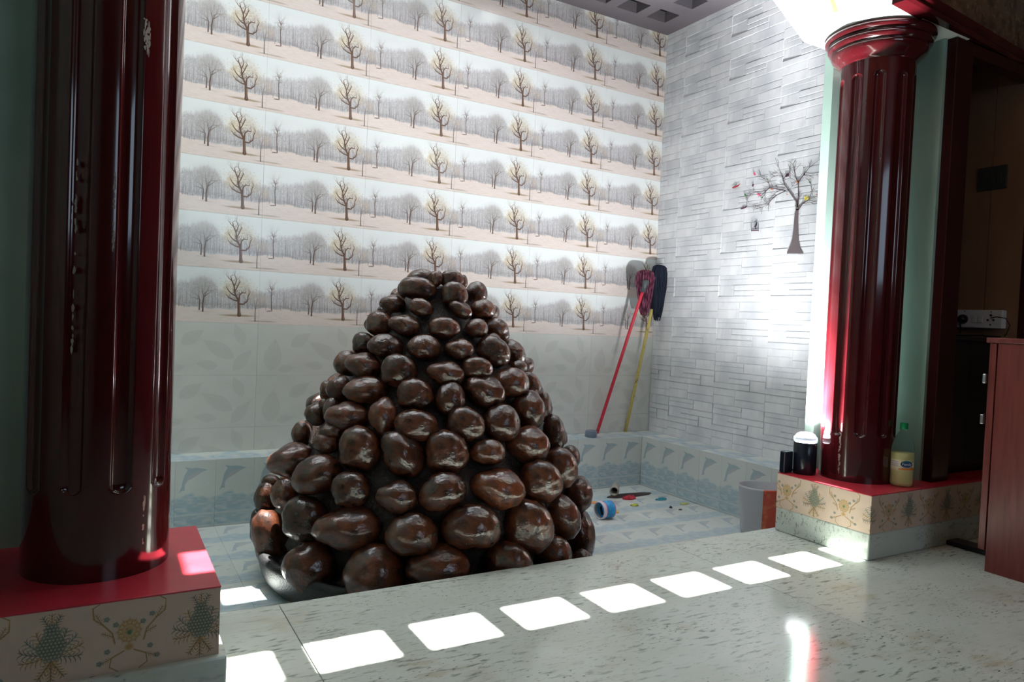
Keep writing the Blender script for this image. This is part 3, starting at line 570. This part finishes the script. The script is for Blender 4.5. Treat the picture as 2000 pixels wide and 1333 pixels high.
# ---------------- bottle ----------------
M_PET=mat('clear_bottle_plastic',(235,240,240),.06,.5,trans=1,ior=1.12)
M_LIQ=mat('pale_yellow_cleaner',(240,230,160),.3,.4)
M_GCAP=mat('green_cap',(12,128,78),.35,.5)
bo=thing('cleaner_bottle','clear plastic bottle half full of yellow cleaner with a green cap on the plinth','bottle',(3.182,1.905,ZPL))
body=[(.038,0),(.044,.004),(.0465,.012)]
for k in range(4): body+=[(.0478,.018+.013*k),(.0462,.0245+.013*k)]
body+=[(.048,.075),(.048,.150),(.0475,.160),(.0455,.178),(.040,.2),(.031,.222),(.021,.240),(.0155,.248),(.0155,.262)]
q=MB(); q.lathe(body,n=48,cap=False); q.obj('bottle_shell',M_PET,bo)
liq=[(0,.002)]+[(r-.0012,max(z,.002)) for r,z in body if z<.15]+[(.0465,.150),(0,.150)]
q=MB(); q.lathe(liq,n=48,cap=False); q.obj('liquid',M_LIQ,bo)
q=MB(); q.lathe([(.0165,.258),(.0168,.260),(.0168,.284),(.0155,.287),(0,.287)],n=32,cap=False); q.obj('cap',M_GCAP,bo)
# printed label: orange swoosh band, white panel and a blue green oval with the name
az=math.atan2(-1.905,-3.182)+math.radians(8)
def wrap(B,pts,r,mi=0,sub=10):
    a=[math.atan2(0,1)]; 
    P=[]
    for s,z in pts: t=az+s/.0487; P.append((r*math.cos(t),r*math.sin(t),z))
    B.face(P,None,mi)
def strip(B,s0,s1,lo,hi,r,mi=0,n=16):
    for k in range(n):
        a,b=s0+(s1-s0)*k/n,s0+(s1-s0)*(k+1)/n; wrap(B,[(a,lo(a)),(b,lo(b)),(b,hi(b)),(a,hi(a))],r,mi)
M_LABW=mat('label_cream',(232,226,190),.45); M_LABO=mat('label_orange',(226,140,60),.45); M_LABB=mat('label_blue',(24,74,120),.4); M_LABG=mat('label_green',(40,140,90),.4); M_LABT=mat('label_white',(245,245,240),.4); M_LABL=mat('label_lilac',(190,186,206),.5)
B=MB(); strip(B,-.062,.062,lambda s:.076,lambda s:.122,.0484,0)
strip(B,-.02,.062,lambda s:.078,lambda s:.088+.006*math.sin(s*60),.0487,1); strip(B,-.01,.05,lambda s:.114,lambda s:.120,.0487,1)
for k in range(3): strip(B,-.055,-.022,lambda s:.092+.009*k,lambda s:.097+.009*k,.0487,5,6)
def oval(B,cx,cz,rx,rz,r,mi,n=28,h0=-1,h1=1):
    for k in range(n):
        a,b=cx-rx+2*rx*k/n,cx-rx+2*rx*(k+1)/n; e=lambda s:rz*math.sqrt(max(0,1-((s-cx)/rx)**2)); 
        wrap(B,[(a,cz+h0*e(a)),(b,cz+h0*e(b)),(b,cz+h1*e(b)),(a,cz+h1*e(a))],r,mi)
oval(B,.014,.105,.029,.0175,.0489,4); oval(B,.014,.105,.027,.0158,.0491,3); oval(B,.014,.103,.027,.0138,.0493,2)
fc=bpy.data.curves.new('label_text','FONT'); fc.body='Family'; fc.size=.0165; fc.align_x='CENTER'; fc.align_y='CENTER'; fc.fill_mode='FRONT'
fo=bpy.data.objects.new('tmp',fc); COL.objects.link(fo); dg=bpy.context.evaluated_depsgraph_get(); tm=bpy.data.meshes.new_from_object(fo.evaluated_get(dg)); bpy.data.objects.remove(fo)
for p in tm.polygons: wrap(B,[(.014+tm.vertices[v].co.x,.1035+tm.vertices[v].co.y) for v in p.vertices],.0495,4)
B.obj('printed_label',[M_LABW,M_LABO,M_LABB,M_LABG,M_LABT,M_LABL],bo)
# ---------------- red mop, black mop ----------------
def mop(name,label,foot,top,hm,sm,cm,rad,strand,cen,nst,seed,tipz,w,bow):
    t=thing(name,label,'mop',foot,'mops leaning in the corner'); f=Vector(foot); d=Vector(top)-f
    n=14; q=MB(); q.tube([d*(k/n)+Vector((-bow*math.sin(math.pi*k/n),0,0)) for k in range(n+1)],rad,n=12); q.obj('handle',hm,t)
    u=d.normalized(); q=MB(); q.tube([d-u*.02,d+u*.03,d+u*.06,d+u*.075],[.019,.022,.03,.02],n=14); q.obj('clamp',cm,t)
    rr=random.Random(seed); B=MB(); c=Vector(cen)-f
    for k in range(nst):
        a=rr.uniform(0,2*math.pi); rf=rr.uniform(.1,1)**.6; rx=rf*w; ry=rf*.034; hz=.030*(1-rf*rf)
        ex=rx*math.cos(a); ey=ry*math.sin(a); L=rr.uniform(.62,1.06)*(cen[2]-tipz); P=[]
        for j in range(9):
            s=j/8
            if s<.3: q_=s/.3; P.append(c+Vector((ex*q_**.7,ey*q_,hz*math.sin(math.pi*q_*.5)+.02*math.sin(math.pi*q_)*rf)))
            else: q_=(s-.3)/.7; P.append(c+Vector((ex*(1+.22*math.sin(2.4*q_))*(1-.62*q_**1.6)+rr.uniform(-.004,.004),ey*(1-.4*q_)+rr.uniform(-.004,.004),hz*(1-q_)-L*q_)))
        B.tube(P,[strand]*8+[strand*.6],n=5)
    B.obj('strands',sm,t)
    return t
M_MOPR=mat('red_handle',(196,44,62),.35,.5,noise=(180,(226,150,156),.66,.72,(1,1,.5)))
M_MOPY=mat('yellowed_handle',(188,172,96),.5,.4,noise=(60,(96,84,50),.6,.7,(1,1,.4)))
M_MAR=mat('maroon_cotton',(120,66,86),.9,.15,noise=(90,(56,26,38),.42,.6,(1,1,.25))); M_NAVY=mat('black_cotton',(34,40,54),.9,.15)
M_GREYP=mat('grey_plastic',(70,74,78),.4,.4)
mop('string_mop','red handled mop with a maroon string head leaning upside down in the corner',(3.262,4.315,ZL),(3.488,4.13,1.233),M_MOPR,M_MAR,M_GREYP,.0125,.0042,(3.527,4.152,1.352),150,3,1.055,.088,.0)
mop('string_mop','yellow handled mop with a black string head behind the maroon one',(3.545,4.325,ZL),(3.652,4.205,1.115),M_MOPY,M_NAVY,M_BLACK,.012,.0042,(3.688,4.185,1.405),150,5,1.02,.072,.0)
M_TIN=mat('grey_blue_plastic',(112,126,140),.45,.4)
pk=thing('round_lid','grey blue round plastic lid standing on the tiled ledge by the red mop','lid',(3.115,4.19,ZL))
q=MB(); q.lathe([(.040,0),(.0435,.003),(.0435,.036),(.042,.040),(.042,.046),(.037,.049),(.034,.046),(0,.046)],n=36,cap=False); q.obj('lid_body',M_TIN,pk)
# ---------------- bucket ----------------
M_BKT=mat('translucent_white_plastic',(214,216,222),.35,.4,trans=.35); M_BKR=mat('orange_red_plastic',(214,88,66),.4,.4,noise=(20,(226,150,100),.55,.8))
bk=thing('bucket','translucent white bucket with an orange red stripe behind the right plinth','bucket',(3.388,2.86,ZF))
B=MB(); n=64
prof=[(.0,.004),(.100,.004),(.104,.0),(.110,.03),(.130,.27),(.1335,.276),(.1335,.284),(.130,.287),(.127,.282),(.107,.03),(.100,.01),(0,.01)]
B.lathe(prof,n=n,cap=False); me=B.mesh('bucket_body',[M_BKT,M_BKR])
aC=math.atan2(-2.86,-3.388)
for p in me.polygons:
    c=p.center; a=(math.atan2(c.y,c.x)-aC+math.pi)%(2*math.pi)-math.pi
    if .12-.25*(c.z<.12)<a<.95: p.material_index=1
link('bucket_body',me,bk)
# ---------------- blue paint can lying on its side ----------------
M_CAN=mat('blue_can_paint',(30,142,204),.35,.5,noise=(26,(70,196,226),.6,.66,(1,3,3))); M_CANW=mat('white_can_rim',(222,214,224),.35,.5); M_CANI=mat('can_inside',(150,160,164),.4,.4); M_PINKB=mat('pink_band',(206,110,150),.4)
cn=thing('paint_can','blue plastic paint can lying on its side on the lower floor','can',(2.66,3.46,ZF+.054)); cn.rotation_euler=(0,math.radians(90),math.radians(4))
q=MB(); q.lathe([(.046,.095),(.0525,.090),(.0525,.028)],n=40,cap=True); q.obj('can_body',M_CAN,cn)
q=MB(); q.lathe([(.0527,.028),(.0527,.022)],n=40,cap=False); q.lathe([(.0528,.094),(.0528,.089)],n=40,cap=False); q.obj('pink_band',M_PINKB,cn)
q=MB(); q.lathe([(.0525,.022),(.054,.018),(.054,.0),(.049,-.002),(.047,.004)],n=40,cap=False); q.obj('rim',M_CANW,cn)
q=MB(); q.lathe([(.047,.004),(.046,.08),(0,.082)],n=40,cap=False); q.obj('inside',M_CANI,cn)
q=MB(); q.tube([(.03,.0,.03),(-.01,.015,.03),(-.028,.01,.05)],.011,n=8); q.obj('dark_residue',M_BLACK,cn)
# ---------------- pipe stub, red rag, litter ----------------
M_PVC=mat('grey_white_pipe',(176,172,162),.5,.4); 
pp=thing('drain_pipe','short grey white drain pipe stub on the lower floor near the back ledge','pipe',(3.15,3.93,ZF+.034)); pp.rotation_euler=(math.radians(90),0,math.radians(-42))
q=MB(); q.lathe([(.028,-.10),(.028,.0),(.033,.0),(.033,.045),(.024,.045),(.024,-.10)],n=32,cap=False); q.obj('pipe_wall',M_PVC,pp)
q=MB(); q.lathe([(0,-.06),(.0235,-.06)],n=24,cap=False); q.obj('dark_bore',M_BLACK,pp)
def crumple(name,label,cat,M,c,rx,ry,h,seed,N=14):
    rr=random.Random(seed); V=[];F=[]
    for i in range(N+1):
        for j in range(N+1):
            u,v=i/N*2-1,j/N*2-1; k=1-.28*min(1,abs(u*v)); x,y=u*rx*k,v*ry*k; 
            V.append((x,y,.003+h*max(0,(1-(u*u+v*v)*.55))*(.35+.65*abs(NZ.noise(Vector((u*2.2+seed,v*2.2,seed)))*1.8))))
    top=len(V); V+=[(x,y,.0004) for x,y,_ in V]
    I=lambda i,j:i*(N+1)+j
    for i in range(N):
        for j in range(N): F.append((I(i,j),I(i+1,j),I(i+1,j+1),I(i,j+1))); F.append((top+I(i,j),top+I(i,j+1),top+I(i+1,j+1),top+I(i+1,j)))
    for i in range(N):
        for a,b in ((I(i,0),I(i+1,0)),(I(i+1,N),I(i,N)),(I(0,i+1),I(0,i)),(I(N,i),I(N,i+1))): F.append((a,top+a,top+b,b)[::-1])
    me=bpy.data.meshes.new(name); me.from_pydata(V,[],F); me.polygons.foreach_set('use_smooth',[True]*len(F)); me.materials.append(M); me.update()
    return link(name,me,loc=c,label=label,cat=cat)
crumple('rag','crumpled red rag on the wet floor in front of the grey drain pipe','rag',mat('red_cloth',(168,44,60),.8),(3.175,3.80,ZF),.055,.035,.03,3)
crumple('cloth','flat dark brown wet cloth spread under the red rag','cloth',mat('dark_wet_cloth',(58,40,38),.5),(3.24,3.875,ZF),.20,.05,.004,5)
for nm,lb,cat,c,x,y,rx,ry,h,s in (('paper_scrap','orange paper scrap on the floor left of the blue can','scrap',(222,150,84),2.855,3.80,.05,.025,.006,1),
  ('paper_scrap','orange yellow paper scrap just right of the blue can','scrap',(226,176,80),2.86,3.555,.022,.03,.012,2),
  ('leaf_scrap','yellow green leaf scrap lying between blue can and teal wrapper','leaf',(176,176,70),3.09,3.64,.03,.025,.012,4),
  ('wrapper','teal plastic wrapper on the floor near the far corner','wrapper',(52,140,160),3.375,3.70,.05,.022,.014,6),
  ('leaf_scrap','pale green leaf scrap nearest the ledge at the right','leaf',(178,186,110),3.45,3.55,.04,.02,.006,7),
  ('pebble','small dark purple pebble on the pale floor tiles','pebble',(60,40,76),3.284,3.502,.010,.010,.016,8),
  ('pebble','small brown grey pebble in front of the purple one','pebble',(110,96,100),3.31,3.44,.014,.008,.008,9)):
    crumple(nm,lb,cat,mat(nm,c,.6),(x,y,ZF),rx,ry,h,s,8)
# ---------------- tree decal and its birds on the right wall ----------------
H=(-4.053975e-04,-3.689211e-05,4.403875,2.133858e-04,-8.085377e-04,2.378755,1.869952e-04,5.302062e-06)
def WP(x,y): d=H[6]*x+H[7]*y+1; return ((H[0]*x+H[1]*y+H[2])/d,(H[3]*x+H[4]*y+H[5])/d)
XD=3.7725
class Decal(MB):
    def pl(s,P,mi=0,th=.0012):
        P=[WP(*p) for p in P]; s.prism(P,'x',XD-th,XD+.0,mi)
    def st(s,P,mi=0):
        for (x0,y0,w0),(x1,y1,w1) in zip(P,P[1:]):
            L=math.hypot(x1-x0,y1-y0)+1e-6; nx,ny=-(y1-y0)/L,(x1-x0)/L; e=min(w0,w1)*.2; tx,ty=(x1-x0)/L*e,(y1-y0)/L*e
            s.pl([(x0+nx*w0/2-tx,y0+ny*w0/2-ty),(x1+nx*w1/2+tx,y1+ny*w1/2+ty),(x1-nx*w1/2+tx,y1-ny*w1/2+ty),(x0-nx*w0/2-tx,y0-ny*w0/2-ty)],mi)
    def el(s,x,y,rx,ry,an=0,mi=0,n=10):
        c,q=math.cos(an),math.sin(an); s.pl([(x+rx*math.cos(t)*c-ry*math.sin(t)*q,y+rx*math.cos(t)*q+ry*math.sin(t)*c) for t in (2*math.pi*k/n for k in range(n))],mi)
M_BARK=mat('grey_brown_decal',(104,94,96),.7); M_DBL=mat('black_decal',(40,38,44),.7); M_PK=mat('pink_decal',(226,96,130),.7); M_GN=mat('green_decal',(84,132,84),.7); M_YE=mat('yellow_decal',(228,214,90),.7); M_OR=mat('orange_decal',(220,140,104),.7); M_DK=mat('plum_decal',(96,62,80),.7); M_RD=mat('dull_red_decal',(176,60,64),.7); M_GY=mat('grey_decal',(140,138,146),.7)
tr=thing('tree_decal','grey tree wall sticker with coloured leaves on the white stone tiles','sticker',(0,0,0))
D=Decal(); D.pl([(1285,1030),(1320,950),(1340,880),(1352,780),(1362,660),(1376,590),(1402,588),(1398,700),(1400,800),(1404,900),(1420,980),(1450,1028)]); D.obj('trunk',M_BARK,tr,weld=False)
D=Decal(); rr=random.Random(5)
BR=[[(1388,600,26),(1382,520,18),(1305,412,12),(1262,350,9),(1245,280,6),(1202,182,2)],[(1275,412,11),(1220,402,11),(1120,385,9),(1080,414,8),(985,425,4)],[(1270,416,10),(1185,458,9),(1130,505,8),(1108,540,5),(985,556,2)],
 [(1392,570,20),(1400,460,12),(1400,330,10),(1450,258,8),(1510,182,5),(1602,114,2)],[(1402,335,8),(1372,282,5),(1360,222,6),(1343,155,3)],[(1395,600,18),(1440,540,11),(1500,500,7),(1602,458,2)],[(1440,540,6),(1520,530,4),(1592,500,2)],
 [(1255,292,7),(1312,240,5),(1318,200,2)],[(1120,385,5),(1110,340,4),(1068,300,3),(1030,262,2)],[(1500,500,5),(1530,430,4),(1520,345,2)],[(1450,260,5),(1500,265,4),(1578,258,2)],[(1270,380,5),(1200,382,4),(1150,370,2)],[(1245,272,4),(1200,268,3),(1165,270,2)],[(1400,330,4),(1320,290,3),(1280,300,2)],[(1085,412,4),(1070,450,2)],[(985,420,4),(940,440,3),(900,478,2)],[(1108,540,3),(1050,575,2),(1035,580,1.5)],[(1300,410,3),(1340,370,2),(1380,355,2)]]
for P in BR:
    D.st(P)
    for i in range(1,len(P)):
        for k in range(3):
            x,y=P[i][0]+rr.uniform(-8,8),P[i][1]+rr.uniform(-8,8); a=math.atan2(P[i][1]-P[i-1][1],P[i][0]-P[i-1][0])+rr.uniform(-1,1); l=rr.uniform(25,60)
            x1,y1=x+l*math.cos(a),y+l*math.sin(a); D.st([(P[i][0],P[i][1],2.6),(x1,y1,2),(x1+l*.6*math.cos(a+rr.uniform(-.6,.6)),y1+l*.6*math.sin(a+rr.uniform(-.6,.6)),1.2)])
D.obj('branches',M_BARK,tr,weld=False)
for x,y,r,M,an in ((970,250,17,M_PK,1.2),(1012,452,20,M_PK,.4),(1580,450,11,M_PK,0),(880,457,15,M_GN,1.2),(1045,482,10,M_GN,.3),(1512,332,12,M_GN,1.4),(1068,512,6,M_GN,0),(955,360,16,M_DK,2.0),(1455,255,13,M_DK,2),(1140,400,13,M_OR,.3),(1385,326,16,M_OR,1),(1095,300,10,M_GN,.2),(1290,450,9,M_OR,.5),(1368,560,8,M_GN,1.5),(1290,262,24,M_DK,-.7),(1355,205,7,M_DK,1.4)):
    D=Decal(); D.el(x,y,r,r*.55,an); D.obj('leaf',M,tr,weld=False)
D=Decal()
for k in range(5): a=k*1.2566; D.el(1476+14*math.cos(a),488+14*math.sin(a),13,8,a)
D.obj('yellow_flower',M_YE,tr,weld=False)
def bird(label,cx,cy,s,M,M2,fl=1):
    t=thing('bird_decal',label,'sticker'); D=Decal(); P=lambda x,y:(cx+fl*x*s,cy+y*s)
    D.pl([P(-44,16),P(-20,-2),P(8,-6),P(20,-14),P(46,-30),P(30,-6),P(16,8),P(-10,16),P(-34,22)]); D.obj('body',M2,t,weld=False)
    D=Decal(); D.pl([P(-8,0),P(-24,-26),P(-4,-10),P(2,-44),P(8,-4)]); D.obj('wings',M,t,weld=False)
bird('purple bird sticker flying left of the tree sticker, upper of two',790,370,.95,M_GY,M_RD)
bird('grey bird sticker flying below the purple one, above the birdcage sticker',868,578,.8,M_GY,M_DK)
bird('small black bird sticker at the top right of the tree sticker',1630,198,.6,M_DBL,M_DBL,-1)
bird('small grey bird sticker right of the trunk of the tree sticker',1628,642,.6,M_GY,M_DBL)
cg=thing('birdcage_decal','small birdcage wall sticker with a perched bird left of the tree trunk','sticker')
D=Decal(); D.st([(940,800,4),(940,740,3),(948,705,3),(975,684,3),(1002,705,3),(1010,740,3),(1010,798,4)]); 
for x in (957,975,993): D.st([(x,798,1.5),(x,700,1.5)])
D.obj('cage_bars',M_GY,cg,weld=False); D=Decal(); D.pl([(936,796),(1012,794),(1012,806),(936,808)]); D.obj('cage_base',M_DK,cg,weld=False)
D=Decal(); D.pl([(962,764),(975,756),(988,720),(998,722),(994,750),(982,768),(984,790),(976,790),(976,772)]); D.obj('perched_bird',M_DBL,cg,weld=False)
# ---------------- right hand furniture ----------------
rc=thing('cabinet','reddish brown laminate cabinet at the right edge, side panel towards the fountain','cabinet',(3.2,.95,0))
q=MB(); q.box(.0,.55,0,.592,.0,.948,bev=.002); q.obj('body',M_CAB,rc)
q=MB(); q.box(.004,.55,.598,.625,.085,.948,bev=.002); q.obj('back_panel',M_CAB,rc)
q=MB(); q.box(-.006,.57,-.01,.636,.950,.972,bev=.003); q.obj('top_board',M_CAB,rc)
M_CHR=mat('steel',(190,190,194),.25,.5,metal=1)
for z in (.80,.63): q=MB(); q.box(-.012,.004,.626,.640,z-.02,z+.02,bev=.003); q.obj('hinge',M_CHR,rc)
bc=thing('cabinet','black painted cabinet inside the recess behind the reddish brown one','cabinet',(3.56,1.97,ZPL))
q=MB(); q.box(0,.53,.012,.32,0,.675,bev=.003); q.obj('body',M_BLACK,bc)
for a,b in ((.006,.262),(.266,.524)):
    q=MB(); q.box(a,b,0,.012,.04,.66,bev=.003); q.obj('door',M_BLACK,bc)
q=MB(); q.box(-.008,.535,-.012,.322,.675,.695,bev=.003); q.obj('top_board',M_BLACK,bc)
fp=thing('floor_strip','black flat strip on the marble floor beside the reddish brown cabinet','strip',(3.43,1.66,0))
q=MB(); q.box(0,.10,-.02,.165,.001,.022,bev=.004); q.obj('strip_body',M_BLACK,fp)
M_SOCK=mat('white_socket_plastic',(206,206,206),.35,.5)
sx=thing('extension_board','white plastic extension socket board on the wall above the black cabinet','socket',(4.1,2.06,1.075))
q=MB(); q.box(-.045,0,-.118,.118,-.048,.048,bev=.006); q.obj('case',M_SOCK,sx)
for y in (.018,-.012): q=MB(); q.box(-.050,-.044,y-.011,y+.011,-.020,.014,bev=.002); q.obj('switch',M_SOCK,sx)
q=MB()
for y,z,r in ((-.062,.020,.006),(-.048,-.006,.0055),(-.076,-.006,.0055),(-.062,-.03,.004),(-.062,.038,.003),(.07,.040,.003)):
    q.prism([(y+r*math.cos(2*math.pi*k/10),z+r*math.sin(2*math.pi*k/10)) for k in range(10)],'x',-.0462,-.0446)
q.obj('socket_holes',M_BLACK,sx)
pg=thing('power_plug','round black plug in the left socket of the extension board','plug',(4.055,2.135,1.072)); pg.rotation_euler=(0,math.radians(-90),0)
q=MB(); q.lathe([(.024,0),(.026,.004),(.024,.02),(.017,.034),(.009,.040),(0,.041)],n=28,cap=False); q.obj('plug_body',M_BLACK,pg)
q=MB(); q.tube([(-.012,0,.022),(-.03,0,.03),(-.05,.0,.02),(-.075,.004,.012)],.004); q.obj('plug_cable',M_BLACK,pg)
q=MB(); q.tube([(4.056,1.999,1.081),(4.03,1.96,1.086),(4.03,1.915,1.080),(4.045,1.90,1.045),(4.05,1.915,1.0),(4.045,1.925,.984)],.0025); q.obj('thin_cable',M_BLACK,label='thin dark cable looping from the extension board to the cabinet top',cat='cable')
q=MB(); q.tube([(3.98,2.15,.982),(3.99,2.10,.983),(4.02,2.02,.986),(4.04,1.97,.982),(4.03,1.935,.981)],.005); q.obj('thick_cable',M_BLACK,label='thick black cable lying on top of the black cabinet',cat='cable')
M_SWP=mat('dark_grey_plate',(52,54,54),.4,.4)
sw=thing('switch_plate','dark grey switch plate on the brown board wall','switch',(4.1,2.053,1.829))
q=MB(); q.box(-.010,0,-.073,.073,-.061,.061,bev=.003); q.obj('plate',M_SWP,sw)
for y in (.034,0,-.034): q=MB(); q.box(-.014,-.009,y-.015,y+.015,-.030,.030,bev=.002); q.obj('rocker',M_SWP,sw)
M_JUG=mat('dark_glazed_pottery',(84,68,62),.3,.5,noise=(18,(176,148,118),.48,.6))
jg=thing('jug','tall dark pottery jug with a hooked spout on the black cabinet','jug',(4.053,2.226,.976))
q=MB(); q.lathe([(.03,0),(.036,.004),(.041,.05),(.044,.12),(.040,.19),(.030,.25),(.020,.29),(.016,.33),(.018,.36),(.013,.365),(.011,.30)],n=36,cap=False); q.obj('jug_body',M_JUG,jg)
q=MB(); q.tube([(0,0,.355),(.0,-.004,.385),(.004,-.016,.402),(.008,-.034,.405),(.01,-.046,.396)],[.015,.013,.011,.009,.006],n=10); q.obj('spout',M_BLACK,jg)
# yellow tape end hanging under the beam
q=MB()
TP=lambda x,dy,dz:(x,2.116-(2.826-x)*.333+dy-.011,2.4080+(2.826-x)*.616-dz)
for f in ([(0,0,0),(1,0,0),(1,1,0),(0,1,0)],[(0,0,1),(0,1,1),(1,1,1),(1,0,1)],[(0,0,0),(0,0,1),(1,0,1),(1,0,0)],[(0,1,0),(1,1,0),(1,1,1),(0,1,1)],[(0,0,0),(0,1,0),(0,1,1),(0,0,1)],[(1,0,0),(1,0,1),(1,1,1),(1,1,0)]): q.face([TP(2.826-.226*a,.022*b,.0012*c) for a,b,c in f])
q.obj('tape_strip',mat('yellow_tape',(236,216,60),.5),label='yellow tape strip stuck under the white beam above the right column',cat='tape')
